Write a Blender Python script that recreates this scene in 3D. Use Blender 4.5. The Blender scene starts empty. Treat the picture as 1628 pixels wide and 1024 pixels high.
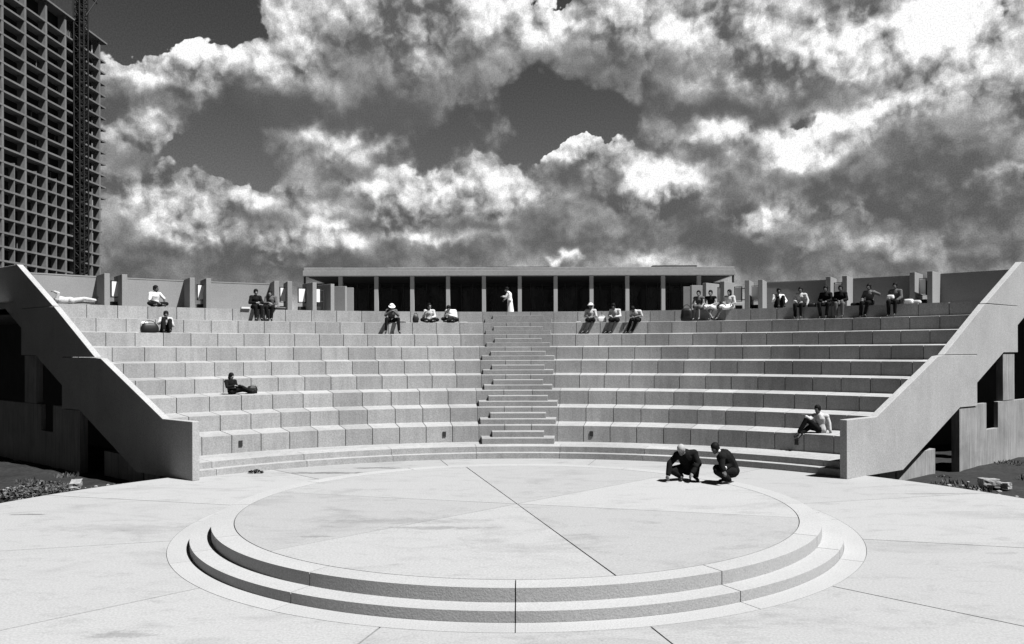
import bpy, bmesh, math, random
from mathutils import Vector, Matrix, noise
random.seed(7)
sc = bpy.context.scene
C = sc.collection
R = math.radians

# ------------------------------------------------------------------ camera
W0, H0 = 1628.0, 1024.0
FPX, PX0, HOR, EYE, ROLL = 1280.0, 826.4, 558.0, 3.357, -0.0027
cam_d = bpy.data.cameras.new('camera'); cam = bpy.data.objects.new('camera', cam_d); C.objects.link(cam)
cam_d.sensor_width = 36; cam_d.lens = 36*FPX/W0
cam_d.shift_x = -(PX0-814)/W0; cam_d.shift_y = (HOR-512)/W0
cam_d.clip_end = 6000; cam_d.clip_start = 0.05
cam.matrix_world = Matrix.Translation((0, 0, EYE)) @ Matrix.Rotation(math.pi/2, 4, 'X') @ Matrix.Rotation(ROLL, 4, 'Z')
sc.camera = cam
sc.view_settings.view_transform = 'Standard'; sc.view_settings.look = 'None'
EXPO = 2.3                      # the print is exposed for the shade of the tiers
sc.view_settings.exposure = math.log2(EXPO); sc.view_settings.gamma = 1.0

def uv(x, y): return (x-PX0)/FPX, (HOR+ROLL*(x-814)-y)/FPX
def onground(x, y, z=0.0):
    u, v = uv(x, y); Y = (z-EYE)/v; return u*Y, Y
def atdepth(x, y, Y):
    u, v = uv(x, y); return Vector((u*Y, Y, EYE+v*Y))

# ------------------------------------------------------------------ sun and sky
SUN_EL = R(60); SUN_AZ = R(31)      # azimuth from +x towards the camera side (-y)
sd = Vector((math.cos(SUN_EL)*math.cos(SUN_AZ), -math.cos(SUN_EL)*math.sin(SUN_AZ), math.sin(SUN_EL)))
sun_d = bpy.data.lights.new('sun', 'SUN'); sun_d.energy = 4.9; sun_d.angle = R(0.55); sun_d.color = (1, 1, 1)
sun = bpy.data.objects.new('sun', sun_d); C.objects.link(sun)
sun.rotation_euler = sd.to_track_quat('Z', 'Y').to_euler()

class NT:
    def __init__(s, tree): s.t = tree; s.n = tree.nodes; s.l = tree.links
    def put(s, sock, v):
        if hasattr(v, 'links') or isinstance(v, bpy.types.NodeSocket): s.l.new(v, sock)
        else: sock.default_value = v
    def node(s, typ, **kw):
        n = s.n.new(typ)
        for k, v in kw.items(): setattr(n, k, v)
        return n
    def math(s, op, a, b=0.0, c=None, clamp=False):
        n = s.node('ShaderNodeMath', operation=op, use_clamp=clamp)
        s.put(n.inputs[0], a); s.put(n.inputs[1], b)
        if c is not None: s.put(n.inputs[2], c)
        return n.outputs[0]
    def vmath(s, op, a, b=(0, 0, 0), scale=None):
        n = s.node('ShaderNodeVectorMath', operation=op)
        s.put(n.inputs[0], a)
        if scale is not None: s.put(n.inputs['Scale'], scale)
        else: s.put(n.inputs[1], b)
        return n.outputs['Value'] if op in ('LENGTH', 'DOT_PRODUCT', 'DISTANCE') else n.outputs['Vector']
    def mapr(s, v, a, b, c, d, smooth=True):
        n = s.node('ShaderNodeMapRange', interpolation_type='SMOOTHSTEP' if smooth else 'LINEAR')
        s.put(n.inputs['Value'], v)
        for k, x in zip(('From Min', 'From Max', 'To Min', 'To Max'), (a, b, c, d)): s.put(n.inputs[k], x)
        return n.outputs['Result']
    def noise(s, vec, scale, detail=4, rough=.5, dist=0.0, dim='3D'):
        n = s.node('ShaderNodeTexNoise', noise_dimensions=dim)
        s.put(n.inputs['Vector'], vec); n.inputs['Scale'].default_value = scale
        n.inputs['Detail'].default_value = detail; n.inputs['Roughness'].default_value = rough
        n.inputs['Distortion'].default_value = dist
        return n.outputs['Fac']
    def voro(s, vec, scale, detail=2, rough=.5):
        n = s.node('ShaderNodeTexVoronoi', feature='SMOOTH_F1'); s.put(n.inputs['Vector'], vec)
        n.inputs['Scale'].default_value = scale; n.inputs['Detail'].default_value = detail
        n.inputs['Roughness'].default_value = rough; n.inputs['Smoothness'].default_value = .35
        n.normalize = True
        return n.outputs['Distance']
    def mix(s, f, a, b):
        n = s.node('ShaderNodeMix', data_type='FLOAT'); s.put(n.inputs[0], f); s.put(n.inputs[2], a); s.put(n.inputs[3], b)
        return n.outputs[0]

SKY_A, SKY_H = .46, 1.1
SKY_K = .1/EXPO/.06
world = bpy.data.worlds.new('World'); sc.world = world; world.use_nodes = True
def build_sky():
    t = world.node_tree; t.nodes.clear(); N = NT(t)
    tc = N.node('ShaderNodeTexCoord'); d = tc.outputs['Generated']
    sep = N.node('ShaderNodeSeparateXYZ'); N.l.new(d, sep.inputs[0])
    X, Y, Z = sep.outputs
    az = N.math('ARCTAN2', X, Y); el = N.math('ARCSINE', Z)
    cmb = N.node('ShaderNodeCombineXYZ'); N.l.new(az, cmb.inputs[0]); N.l.new(el, cmb.inputs[1]); q = cmb.outputs[0]
    def blobs(lst, vec):
        tot = None
        for (px, py, rx, ry, amp) in lst:
            u, v = uv(px, py); ca = math.atan(u); ce = math.atan(v/math.sqrt(1+u*u))
            k = math.sqrt(1+u*u)
            sx = rx/FPX/(k*k); sy = ry/FPX/k
            dv = N.vmath('MULTIPLY_ADD', vec, (1/sx, 1/sy, 0))
            dv.node.inputs[2].default_value = (-ca/sx, -ce/sy, 0)
            L = N.vmath('LENGTH', dv)
            m = N.mapr(L, 0.0, 1.55, amp, 0.0)
            tot = m if tot is None else N.math('ADD', tot, m)
        return tot
    def noise2(vec, scale, detail, rough, typ='FBM'):
        n = N.node('ShaderNodeTexNoise', noise_dimensions='2D'); n.noise_type = typ; N.put(n.inputs['Vector'], vec)
        n.inputs['Scale'].default_value = scale; n.inputs['Detail'].default_value = detail; n.inputs['Roughness'].default_value = rough
        return n
    def voro2(vec, scale, detail, rough):
        n = N.node('ShaderNodeTexVoronoi', feature='F1', voronoi_dimensions='2D'); N.put(n.inputs['Vector'], vec)
        n.inputs['Scale'].default_value = scale; n.inputs['Detail'].default_value = detail; n.inputs['Roughness'].default_value = rough
        n.inputs['Lacunarity'].default_value = 2.1; n.normalize = True
        return n.outputs['Distance']
    w1 = noise2(q, 13, 4, .58).outputs['Color']
    wv = N.vmath('MULTIPLY', N.vmath('SUBTRACT', w1, (.5, .5, .5)), (.085, .075, 0))
    qw = N.vmath('ADD', q, wv)
    w2 = noise2(q, 34, 4, .6).outputs['Color']
    qv = N.vmath('ADD', q, N.vmath('MULTIPLY', N.vmath('SUBTRACT', w2, (.5, .5, .5)), (.018, .014, 0)))
    cover = [(235,112,75,42,.8),(350,118,80,40,.8),(450,90,65,62,.9),(570,70,110,80,.95),(540,165,160,55,.8),(720,75,130,95,.9),
             (660,160,90,60,.5),(215,215,52,40,.95),(185,290,72,40,.75),(255,285,20,22,.6),(545,245,105,42,.9),(600,215,45,26,.3),(300,335,110,50,.9),(360,380,120,40,.5),(250,400,90,40,.4),(440,320,80,40,.85),
             (330,400,190,45,.7),(590,315,60,34,.75),(735,318,110,40,.85),(640,370,160,42,.7),(530,400,110,40,.6),(720,262,40,40,.3),(780,205,45,22,.35),
             (915,235,55,38,.9),(930,290,85,50,.9),(985,245,26,26,.7),(850,330,80,45,.7),(1025,310,80,46,.9),(1165,235,85,44,1.0),(1130,300,150,60,.9),
             (1320,240,85,42,.8),(1400,195,100,48,.9),(1530,150,120,70,.95),(1440,285,210,72,1.15),(1600,240,120,90,.7),(1300,345,150,55,.7),
             (1100,60,190,80,1.0),(1400,60,260,100,1.1),(900,50,170,60,.9),(1210,155,190,52,1.1),(985,115,80,36,.5),(1050,185,40,28,.4),
             (912,222,34,24,.7),(878,262,30,22,.4),(985,238,18,24,.5),(800,268,34,20,.5),(590,296,34,20,.5),(470,302,26,18,.4),(345,300,26,20,.4),(1135,205,34,22,.5),(1195,212,28,20,.5),
             (420,408,44,18,.7),(520,372,60,22,.5),(440,372,60,20,.4),(640,352,60,20,.5),(900,398,34,20,.8),(862,412,18,10,.7),(700,372,70,22,.5),(560,402,70,18,.4),(760,395,70,18,.4),(1000,362,60,24,.5),(1030,410,80,16,.5),(1190,350,60,28,.5),
             (1150,405,60,18,.4),(1290,400,80,20,.5),(1420,380,80,24,.5),(1380,425,90,14,.4),(1570,300,80,22,.5),(1600,350,90,24,.4),(1560,410,100,18,.4),(330,425,70,14,.35),(215,330,50,30,.5),(250,395,60,24,.4),(1500,440,90,14,.4),
             (1560,380,200,60,.7),(880,400,260,42,.7),(1200,400,220,45,.7),(1420,420,200,40,.5),(700,430,240,26,.5),(300,440,200,20,.3),
             (300,28,150,50,-.9),(180,30,120,40,-.8),(850,175,110,58,-.6),(960,190,60,40,-.5),(370,258,110,38,-.42),(290,232,40,34,-.4),(625,262,35,30,-.4),
             (1040,125,20,30,-.4),(1255,215,60,22,-.45),(850,130,60,22,-.35),(850,3,60,10,-.4),(1615,20,30,34,-.4)]
    tone = [(350,88,80,22,.30),(440,68,50,38,.30),(235,84,60,24,.14),(700,50,160,50,.06),(540,185,190,36,-.30),(380,172,120,26,-.20),(640,140,120,34,-.12),(800,110,80,30,-.10),(560,110,60,30,-.08),
            (215,195,46,24,.20),(540,232,75,20,.34),(550,270,90,14,-.08),(205,275,50,14,.14),(440,308,55,16,.22),(320,322,60,18,.10),(600,300,40,16,.34),(622,330,24,18,.3),(745,300,75,18,.32),(785,270,30,16,.25),(690,325,45,14,.18),(560,335,40,12,.2),(250,370,80,16,.1),(180,340,40,16,.12),(262,285,16,20,.2),(420,410,40,14,.16),(450,390,30,12,.12),(680,380,60,14,.12),(780,370,60,14,.14),(660,355,60,12,-.12),(450,355,120,16,-.12),(250,250,40,12,-.06),
            (720,350,90,16,-.16),(350,400,150,30,-.10),(530,360,24,10,.28),(560,420,140,26,-.1),(470,400,60,14,.06),
            (912,226,50,24,.36),(985,238,25,18,.26),(935,290,80,22,-.04),(1005,312,48,38,.42),(1045,268,60,20,.36),(1165,218,95,24,.40),(1085,290,40,30,.15),(1250,250,28,28,.3),
            (960,380,110,26,-.15),(1110,385,80,22,-.12),(1340,208,85,22,.32),(1290,248,50,26,.26),(1420,170,70,22,.2),(1560,125,100,28,.24),
            (1470,268,160,36,-.13),(1290,310,130,30,-.08),(1520,325,200,34,-.10),(1600,290,80,40,-.06),
            (1440,50,230,50,.52),(1470,40,120,34,.3),(1130,50,130,50,.16),(900,45,150,36,.08),(1290,50,120,40,.2),
            (1220,160,190,30,-.30),(1080,170,90,26,-.16),(1400,135,130,20,-.08),(690,155,120,36,-.1),
            (900,398,24,12,.36),(865,412,16,8,.3),(1000,360,40,14,.14),(920,340,50,12,.16),(1150,330,40,18,.14),(1235,330,40,16,.1),(1400,360,80,16,-.1),(1560,290,80,12,.16),(1520,360,60,14,.08),(1190,352,60,20,.14),(1330,390,90,20,.06),(820,315,40,14,.16),(650,400,100,20,-.05)]
    major = [b_ for b_ in cover if b_[4] > 0 and b_[2] < 200 and b_[4] >= .5]; minor = [b_ for b_ in cover if b_ not in major]
    covM = blobs(major, qw); cov = N.math('ADD', covM, blobs(minor, qw))
    ton = blobs(tone, qw)
    # cauliflower relief: fractal cells over soft fractal noise, sampled again a little towards the sun
    def relief(off):
        v = N.vmath('ADD', qv, (off[0], off[1], 0)) if off else qv
        a = noise2(v, 8.0, 5, .52).outputs['Fac']
        b = voro2(v, 12, 3.6, .62)
        b = N.math('POWER', b, 1.5)                             # rounder heads
        return N.math('MULTIPLY_ADD', b, -1.05, N.math('MULTIPLY', a, .8))
    n0 = relief(None); n1 = relief((.004, .010)); n2 = relief((.010, .026))
    cov2 = blobs(major, N.vmath('ADD', qw, (.010, .030, 0)))
    form = N.math('SUBTRACT', covM, cov2)                        # broad sun-side shading of each cloud
    base_n = N.math('SUBTRACT', n0, .20)
    low = N.mapr(el, R(1), R(16), .62, 0.0)
    dens = N.math('ADD', N.math('MULTIPLY_ADD', cov, .66, low), N.math('MULTIPLY', base_n, 1.15))
    soft = noise2(q, 4.2, 3, .5).outputs['Fac']
    wid = N.math('MULTIPLY_ADD', soft, .12, N.mapr(N.math('MULTIPLY_ADD', form, .6, ton), -.06, .18, .42, .0))                      # some edges crisp, others wispy
    alpha = N.node('ShaderNodeMapRange', interpolation_type='SMOOTHSTEP')
    N.l.new(dens, alpha.inputs[0]); alpha.inputs[1].default_value = .05; N.l.new(N.math('ADD', wid, .06), alpha.inputs[2]); alpha = alpha.outputs[0]
    d1 = N.math('SUBTRACT', n0, n1); d2 = N.math('SUBTRACT', n0, n2)
    form = N.math('MINIMUM', N.math('MAXIMUM', form, -.5), .6)
    lit = N.mapr(N.math('ADD', ton, N.math('MULTIPLY', form, .5)), -.14, .28, .5, 1.7)
    rel = N.math('MULTIPLY', N.math('ADD', N.math('MULTIPLY', d1, .85), N.math('MULTIPLY', d2, .70)), lit)
    rel = N.math('MULTIPLY_ADD', form, .26, rel)
    thick = N.mapr(dens, .3, 1.0, 0, 1)
    cb = N.math('ADD', .60, N.math('MULTIPLY', ton, .80))
    cb = N.math('ADD', cb, N.mapr(el, R(1), R(12), .07, 0.0))
    cb = N.math('ADD', cb, rel)
    cb = N.math('ADD', cb, N.math('MULTIPLY', N.math('SUBTRACT', .6, thick), .12))
    cb = N.math('ADD', cb, N.math('MULTIPLY', N.math('SUBTRACT', noise2(q, 6, 4, .5).outputs['Fac'], .5), .30))
    cb = N.math('SMOOTH_MAX', cb, .40, .14); cb = N.math('MINIMUM', cb, 1.02)
    # clear sky: dark aloft (red filter), paler towards the horizon: the red channel of the Nishita sky
    sk = N.node('ShaderNodeTexSky', sky_type='NISHITA'); sk.sun_disc = False
    sk.sun_elevation = SUN_EL; sk.sun_rotation = math.atan2(sd.x, sd.y)
    bw = N.node('ShaderNodeSeparateColor'); N.l.new(sk.outputs[0], bw.inputs[0])
    base = N.math('MINIMUM', N.math('MULTIPLY', bw.outputs[0], .5), 1.6)
    base = N.math('ADD', base, SKY_A); base = N.math('MULTIPLY', base, N.mapr(el, R(2), R(25), SKY_H, .45))
    front = N.mapr(Y, -.1, .35, .18, 1.0); high = N.mapr(Z, .42, .6, 1.0, .3)
    cl = N.math('MULTIPLY', N.math('POWER', cb, 2.35), 9.6)
    col = N.mix(alpha, base, cl)
    col = N.math('MULTIPLY', col, N.math('MULTIPLY', front, high))
    grain = noise2(q, 640, 1, .6).outputs['Fac']
    col = N.math('MULTIPLY', col, N.mapr(grain, .25, .75, .84*SKY_K, 1.16*SKY_K, False))
    cc = N.node('ShaderNodeCombineColor')
    for i in range(3): N.l.new(col, cc.inputs[i])
    bg = N.node('ShaderNodeBackground'); N.l.new(cc.outputs[0], bg.inputs[0]); bg.inputs[1].default_value = .06
    out = N.node('ShaderNodeOutputWorld'); N.l.new(bg.outputs[0], out.inputs[0])
build_sky()
world.cycles.sampling_method = 'MANUAL'; world.cycles.sample_map_resolution = 512

# ------------------------------------------------------------------ materials
def material(name, base, island=0.0, speck=.12, speck_scale=45, blotch=.12, blotch_scale=.6, rough=.9, bump=.15, streak=0.0, board=0.0, warm=0.0):
    m = bpy.data.materials.new(name); m.use_nodes = True; t = m.node_tree; t.nodes.clear(); N = NT(t)
    geo = N.node('ShaderNodeNewGeometry'); pos = geo.outputs['Position']
    s = N.noise(pos, speck_scale, 2, .7)
    f = N.mapr(s, .3, .7, 1-speck, 1+speck, False)
    b = N.noise(pos, blotch_scale, 5, .6, .4)
    f = N.math('MULTIPLY', f, N.mapr(b, .3, .7, 1-blotch, 1+blotch, False))
    if island:
        f = N.math('MULTIPLY', f, N.mapr(geo.outputs['Random Per Island'], 0, 1, 1-island, 1+island, False))
    if streak:
        v = N.vmath('MULTIPLY', pos, (1, 1, .08)); st = N.noise(v, 5, 4, .6)
        f = N.math('MULTIPLY', f, N.mapr(st, .4, .72, 1.0, 1-streak))
    if board:
        v = N.vmath('MULTIPLY', pos, (1, 1, .05)); st = N.noise(v, 14, 3, .7)
        f = N.math('MULTIPLY', f, N.mapr(st, .3, .7, 1-board, 1+board, False))
    val = N.math('MULTIPLY', f, base)
    cc = N.node('ShaderNodeCombineColor')
    for i in range(3): N.l.new(val, cc.inputs[i])
    p = N.node('ShaderNodeBsdfPrincipled'); N.l.new(cc.outputs[0], p.inputs['Base Color'])
    p.inputs['Roughness'].default_value = rough; p.inputs['Specular IOR Level'].default_value = .25
    if bump:
        bn = N.node('ShaderNodeBump'); bn.inputs['Strength'].default_value = bump; bn.inputs['Distance'].default_value = .01
        N.l.new(s, bn.inputs['Height']); N.l.new(bn.outputs[0], p.inputs['Normal'])
    o = N.node('ShaderNodeOutputMaterial'); N.l.new(p.outputs[0], o.inputs[0])
    return m
# damp and tar stains on the plaza: photo position, half sizes in metres, strength
STAINS = [(520, 752, 1.6, .22, .45), (600, 744, 1.1, .16, .45), (560, 762, 1.5, .3, .75), (640, 858, 1.8, .3, .8), (700, 870, 1.2, .18, .72), (500, 885, .35, .12, .7), (44, 818, .5, .08, .45),
          (200, 840, 2.2, .5, .86), (1060, 990, 1.6, .4, .86), (850, 905, 1.4, .4, .88), (190, 1010, .5, .2, .7), (1490, 785, 1.6, .1, .7)]
def cloth(m):
    p = [n for n in m.node_tree.nodes if n.type == 'BSDF_PRINCIPLED'][0]; p.inputs['Specular IOR Level'].default_value = .05; return m
def stained(name, base):
    """light paving concrete with trowel swirls, damp stains and dust"""
    m = material(name, base, island=.06, speck=.15, speck_scale=30, blotch=.0, bump=.08)
    t = m.node_tree; N = NT(t)
    p = [n for n in t.nodes if n.type == 'BSDF_PRINCIPLED'][0]
    old = p.inputs['Base Color'].links[0].from_socket
    geo = N.node('ShaderNodeNewGeometry'); pos = geo.outputs['Position']
    a = N.noise(N.vmath('MULTIPLY', pos, (.55, 1, 1)), .9, 7, .62, .9)
    f = N.mapr(a, .50, .74, 1.0, .80)
    b = N.noise(N.vmath('MULTIPLY', pos, (.6, 1.2, 1)), 2.2, 8, .75, .3)
    f = N.math('MULTIPLY', f, N.mapr(b, .50, .74, 1.0, .76))
    for (px, py, rx, ry, k_) in STAINS:
        gx_, gy_ = onground(px, py)
        dv = N.vmath('MULTIPLY', N.vmath('SUBTRACT', pos, (gx_, gy_, 0)), (1/rx, 1/ry, 0))
        L = N.math('ADD', N.vmath('LENGTH', dv), N.math('MULTIPLY', N.math('SUBTRACT', N.noise(N.vmath('MULTIPLY', pos, (1, 2.2, 1)), 3.2, 5, .7), .5), 3.2))
        f = N.math('MULTIPLY', f, N.mapr(L, .3, 1.0, k_, 1.0))
    c = N.noise(pos, 7, 3, .6); f = N.math('MULTIPLY', f, N.mapr(c, .70, .8, 1.0, .6))
    mu = N.node('ShaderNodeMix', data_type='RGBA', blend_type='MULTIPLY'); mu.inputs[0].default_value = 1
    N.l.new(old, mu.inputs[6]); N.l.new(f, mu.inputs[7]); N.l.new(mu.outputs[2], p.inputs['Base Color'])
    return m
M = {}
M['paving'] = stained('light_paving_concrete', 0.232)
M['stage'] = stained('stage_concrete', 0.24)
M['riser'] = material('aggregate_edged_concrete', .255, island=.03, speck=.16, speck_scale=40, blotch=.06, bump=.5)
M['stage_grey'] = stained('stage_concrete_greyer_pour', .226)
M['ring'] = material('parapet_concrete', .19, speck=.14, speck_scale=30, blotch=.07, bump=.4)
M['stair'] = material('darker_stair_concrete', .205, island=.06, speck=.22, speck_scale=26, blotch=.1, streak=.1, bump=.4)  # a darker concrete than the benches
M['joint'] = material('dark_joint', 0.02, bump=0)
M['bench'] = material('exposed_aggregate_concrete', 0.25, island=.11, speck=.20, speck_scale=24, blotch=.13, streak=.14, bump=.4)
M['tread'] = M['bench']
M['wallc'] = material('bush_hammered_concrete', 0.26, speck=.2, speck_scale=26, blotch=.09, blotch_scale=.8, streak=.05, bump=.4)
M['board'] = material('board_marked_concrete', 0.19, speck=.1, speck_scale=30, blotch=.22, blotch_scale=.9, board=.28, bump=.3)
M['under'] = material('shade_toned_concrete', 0.05, speck=.1, blotch=.2, board=.2)  # concrete toned down to carry the deep shade beneath the seating
M['soil'] = material('dark_soil', 0.013, speck=.5, speck_scale=9, blotch=.4, blotch_scale=1.2, bump=1.0)  # dark soil, deepened further for the shade beside the left wall
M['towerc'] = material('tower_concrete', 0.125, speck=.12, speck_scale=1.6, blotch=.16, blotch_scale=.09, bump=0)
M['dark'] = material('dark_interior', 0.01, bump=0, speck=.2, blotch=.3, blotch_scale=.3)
M['steel'] = material('dark_steel', 0.02, bump=0, rough=.6, speck=.1)
M['rust'] = material('scaffold_steel', 0.008, bump=0, rough=.7, speck=.3, speck_scale=2)
M['whitep'] = material('white_panel', 0.6, bump=0, speck=.02, blotch=.03)
M['fascia'] = material('limestone_fascia', 0.215, speck=.1, speck_scale=6, blotch=.08, bump=0)
M['roof'] = material('roof_gravel', 0.08, bump=0)
M['skin'] = material('skin', 0.17, bump=0, speck=.03, blotch=.05, rough=.6)
M['skind'] = material('tanned_skin', 0.08, bump=0, speck=.03, blotch=.05, rough=.6)
M['hair'] = material('black_hair', 0.008, bump=.3, speck=.3, speck_scale=60, rough=.6)
M['greyhair'] = material('grey_hair', 0.25, bump=.3, speck=.2, speck_scale=60, rough=.7)
M['white'] = material('white_cloth', 0.55, bump=.2, speck=.04, speck_scale=20, blotch=.06, blotch_scale=6)
M['pale'] = material('pale_cloth', 0.36, bump=.2, speck=.15, speck_scale=24, blotch=.15, blotch_scale=7)
M['grey'] = material('grey_cloth', 0.08, bump=.2, speck=.15, speck_scale=24, blotch=.15, blotch_scale=7)
M['black'] = material('black_cloth', 0.008, bump=.3, speck=.2, speck_scale=24, blotch=.3, blotch_scale=6, rough=.95)
for k_ in ('black', 'grey', 'pale', 'white', 'hair'): cloth(M[k_])
M['leather'] = material('black_leather', 0.008, bump=.1, rough=.5)
M['paper'] = material('white_paper', 0.55, bump=0)
M['leaf'] = material('weed_leaf', 0.06, island=.6, bump=0)
M['rubble'] = material('rubble_concrete', 0.2, speck=.3, speck_scale=12, blotch=.3, blotch_scale=2)
def glass_mat():
    m = bpy.data.materials.new('dark_glazing'); m.use_nodes = True
    p = m.node_tree.nodes['Principled BSDF']; N = NT(m.node_tree)
    geo = N.node('ShaderNodeNewGeometry')
    n = N.noise(N.vmath('MULTIPLY', geo.outputs['Position'], (1, 1, .5)), 1.3, 4, .6)
    v = N.mapr(n, .45, .75, .008, .03); cc = N.node('ShaderNodeCombineColor')
    for i in range(3): N.l.new(v, cc.inputs[i])
    N.l.new(cc.outputs[0], p.inputs['Base Color']); p.inputs['Roughness'].default_value = .12
    return m
M['glass'] = glass_mat()

# ------------------------------------------------------------------ helpers
def obj(name, bm, mat, parent=None, smooth=False, bevel=0):
    if bevel:
        bmesh.ops.remove_doubles(bm, verts=bm.verts, dist=1e-5)
    me = bpy.data.meshes.new(name); bm.normal_update(); bm.to_mesh(me); bm.free()
    for mm in (mat if isinstance(mat, list) else [mat]): me.materials.append(M[mm] if isinstance(mm, str) else mm)
    if smooth:
        for p in me.polygons: p.use_smooth = True
    o = bpy.data.objects.new(name, me); C.objects.link(o)
    if bevel:
        b = o.modifiers.new('bevel', 'BEVEL'); b.width = bevel; b.segments = 2; b.limit_method = 'ANGLE'; b.angle_limit = R(40)
    if parent: o.parent = parent
    return o
def tag(o, label, cat, group=None):
    o['label'] = label; o['category'] = cat
    if group: o['group'] = group
    return o
def thing(name, label, cat, loc=(0, 0, 0), rz=0, group=None):
    o = bpy.data.objects.new(name, None); C.objects.link(o); o.location = loc; o.rotation_euler = (0, 0, rz)
    o.empty_display_size = .3
    return tag(o, label, cat, group)
def structure(o): o['kind'] = 'structure'; return o
def part(name, bm, mat, root, **k):
    """world-space geometry parented under a root standing somewhere: keep it where it is"""
    if root.location.length or root.rotation_euler.z:
        mi = (Matrix.Translation(root.location) @ root.rotation_euler.to_matrix().to_4x4()).inverted()
        bmesh.ops.transform(bm, matrix=mi, verts=bm.verts)
    return obj(name, bm, mat, root, **k)
def box(bm, x0, x1, y0, y1, z0, z1, mtx=None):
    vs = [bm.verts.new(Vector(p) if mtx is None else mtx @ Vector(p)) for p in
          [(x0,y0,z0),(x1,y0,z0),(x1,y1,z0),(x0,y1,z0),(x0,y0,z1),(x1,y0,z1),(x1,y1,z1),(x0,y1,z1)]]
    for f in ((0,3,2,1),(4,5,6,7),(0,1,5,4),(1,2,6,5),(2,3,7,6),(3,0,4,7)): bm.faces.new([vs[i] for i in f])
def prism(bm, pts, t, mtx=None):
    """pts in (a,b) plane extruded by vector-function: mtx maps (a, t, b)"""
    A = [bm.verts.new(mtx @ Vector((a, 0, b))) for a, b in pts]; B = [bm.verts.new(mtx @ Vector((a, t, b))) for a, b in pts]
    n = len(pts)
    bm.faces.new(A); bm.faces.new(B[::-1])
    for i in range(n): bm.faces.new((A[i], B[i], B[(i+1) % n], A[(i+1) % n]))
    bmesh.ops.recalc_face_normals(bm, faces=bm.faces[:])
def tube(bm, p, q, r, n=8, r2=None):
    p, q = Vector(p), Vector(q); d = q-p; L = d.length
    if L < 1e-6: return
    m = Matrix.Translation((p+q)/2) @ d.to_track_quat('Z', 'Y').to_matrix().to_4x4()
    bmesh.ops.create_cone(bm, cap_ends=True, segments=n, radius1=r, radius2=r if r2 is None else r2, depth=L, matrix=m)
def sector(bm, cx, cy, r0, r1, a0, a1, z0, z1, step=R(1.5), sl=0.0):
    """ring block; angle measured from +y towards +x; sl = rise of the top towards the back"""
    n = max(1, int(math.ceil((a1-a0)/step)))
    rows = []
    for i in range(n+1):
        a = a0+(a1-a0)*i/n; s, c = math.sin(a), math.cos(a)
        rows.append([bm.verts.new((cx+r*s, cy+r*c, z)) for r, z in ((r0, z0), (r0, z1), (r1, z1+sl), (r1, z0))])
    for i in range(n):
        A, B = rows[i], rows[i+1]
        for k in range(4): bm.faces.new((A[k], B[k], B[(k+1) % 4], A[(k+1) % 4]))
    bm.faces.new(rows[0]); bm.faces.new(rows[-1][::-1])
def finish(bm): bmesh.ops.recalc_face_normals(bm, faces=bm.faces[:]); return bm

# ------------------------------------------------------------------ dimensions read off the photograph
XC = -.064; DS = 15.94                       # stage centre
R1, R2, R3, R4, SR = 5.281, 5.655, 6.001, 6.352, .165
DG, RG, ST, S2 = 13.3, 11.82, .30, .172      # low base steps
DC, RP, TR, AR, SG = 12.8, 14.005, 1.0968, .5274, .046
ZD = 2*S2+9*AR                               # upper plaza level 5.09
WA = R(51); FW = (8.49, 20.91)               # side walls: plan direction and foot of front edge
def wall_angle(cx, cy, r, off=0.0):
    """angle at which a circle meets the inner face of the (right) side wall"""
    d = Vector((math.sin(WA), math.cos(WA))); n = Vector((-d.y, d.x))    # inward
    P = Vector(FW)+n*off - Vector((cx, cy))
    b = P.dot(d); c = P.dot(P)-r*r; s = -b+math.sqrt(b*b-c); Q = P+d*s
    return math.atan2(Q.x, Q.y)

# ------------------------------------------------------------------ ground
bm = bmesh.new()
n = 120; S = 2500
def gz(x, y):
    r = math.hypot(x-XC, y-DG)
    h = -.45+.05*noise.noise(Vector((x*.35, y*.35, 0)))+.09*noise.noise(Vector((x*1.3, y*1.3, 3)))*max(0, 1-r/60)
    return h
gx = sorted(set([-S, -900, -400, -200, -100, -60]+[i*.5 for i in range(-72, 73)]+[60, 100, 200, 400, 900, S]))
gy = sorted(set([-S, -600, -200, -60, -20]+[i*.5 for i in range(-10, 81)]+[60, 90, 130, 200, 400, 900, S]))
vg = [[bm.verts.new((x, y, gz(x, y))) for x in gx] for y in gy]
for j in range(len(gy)-1):
    for i in range(len(gx)-1): bm.faces.new((vg[j][i], vg[j][i+1], vg[j+1][i+1], vg[j+1][i]))
structure(obj('ground', bm, 'soil', smooth=True))

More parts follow.
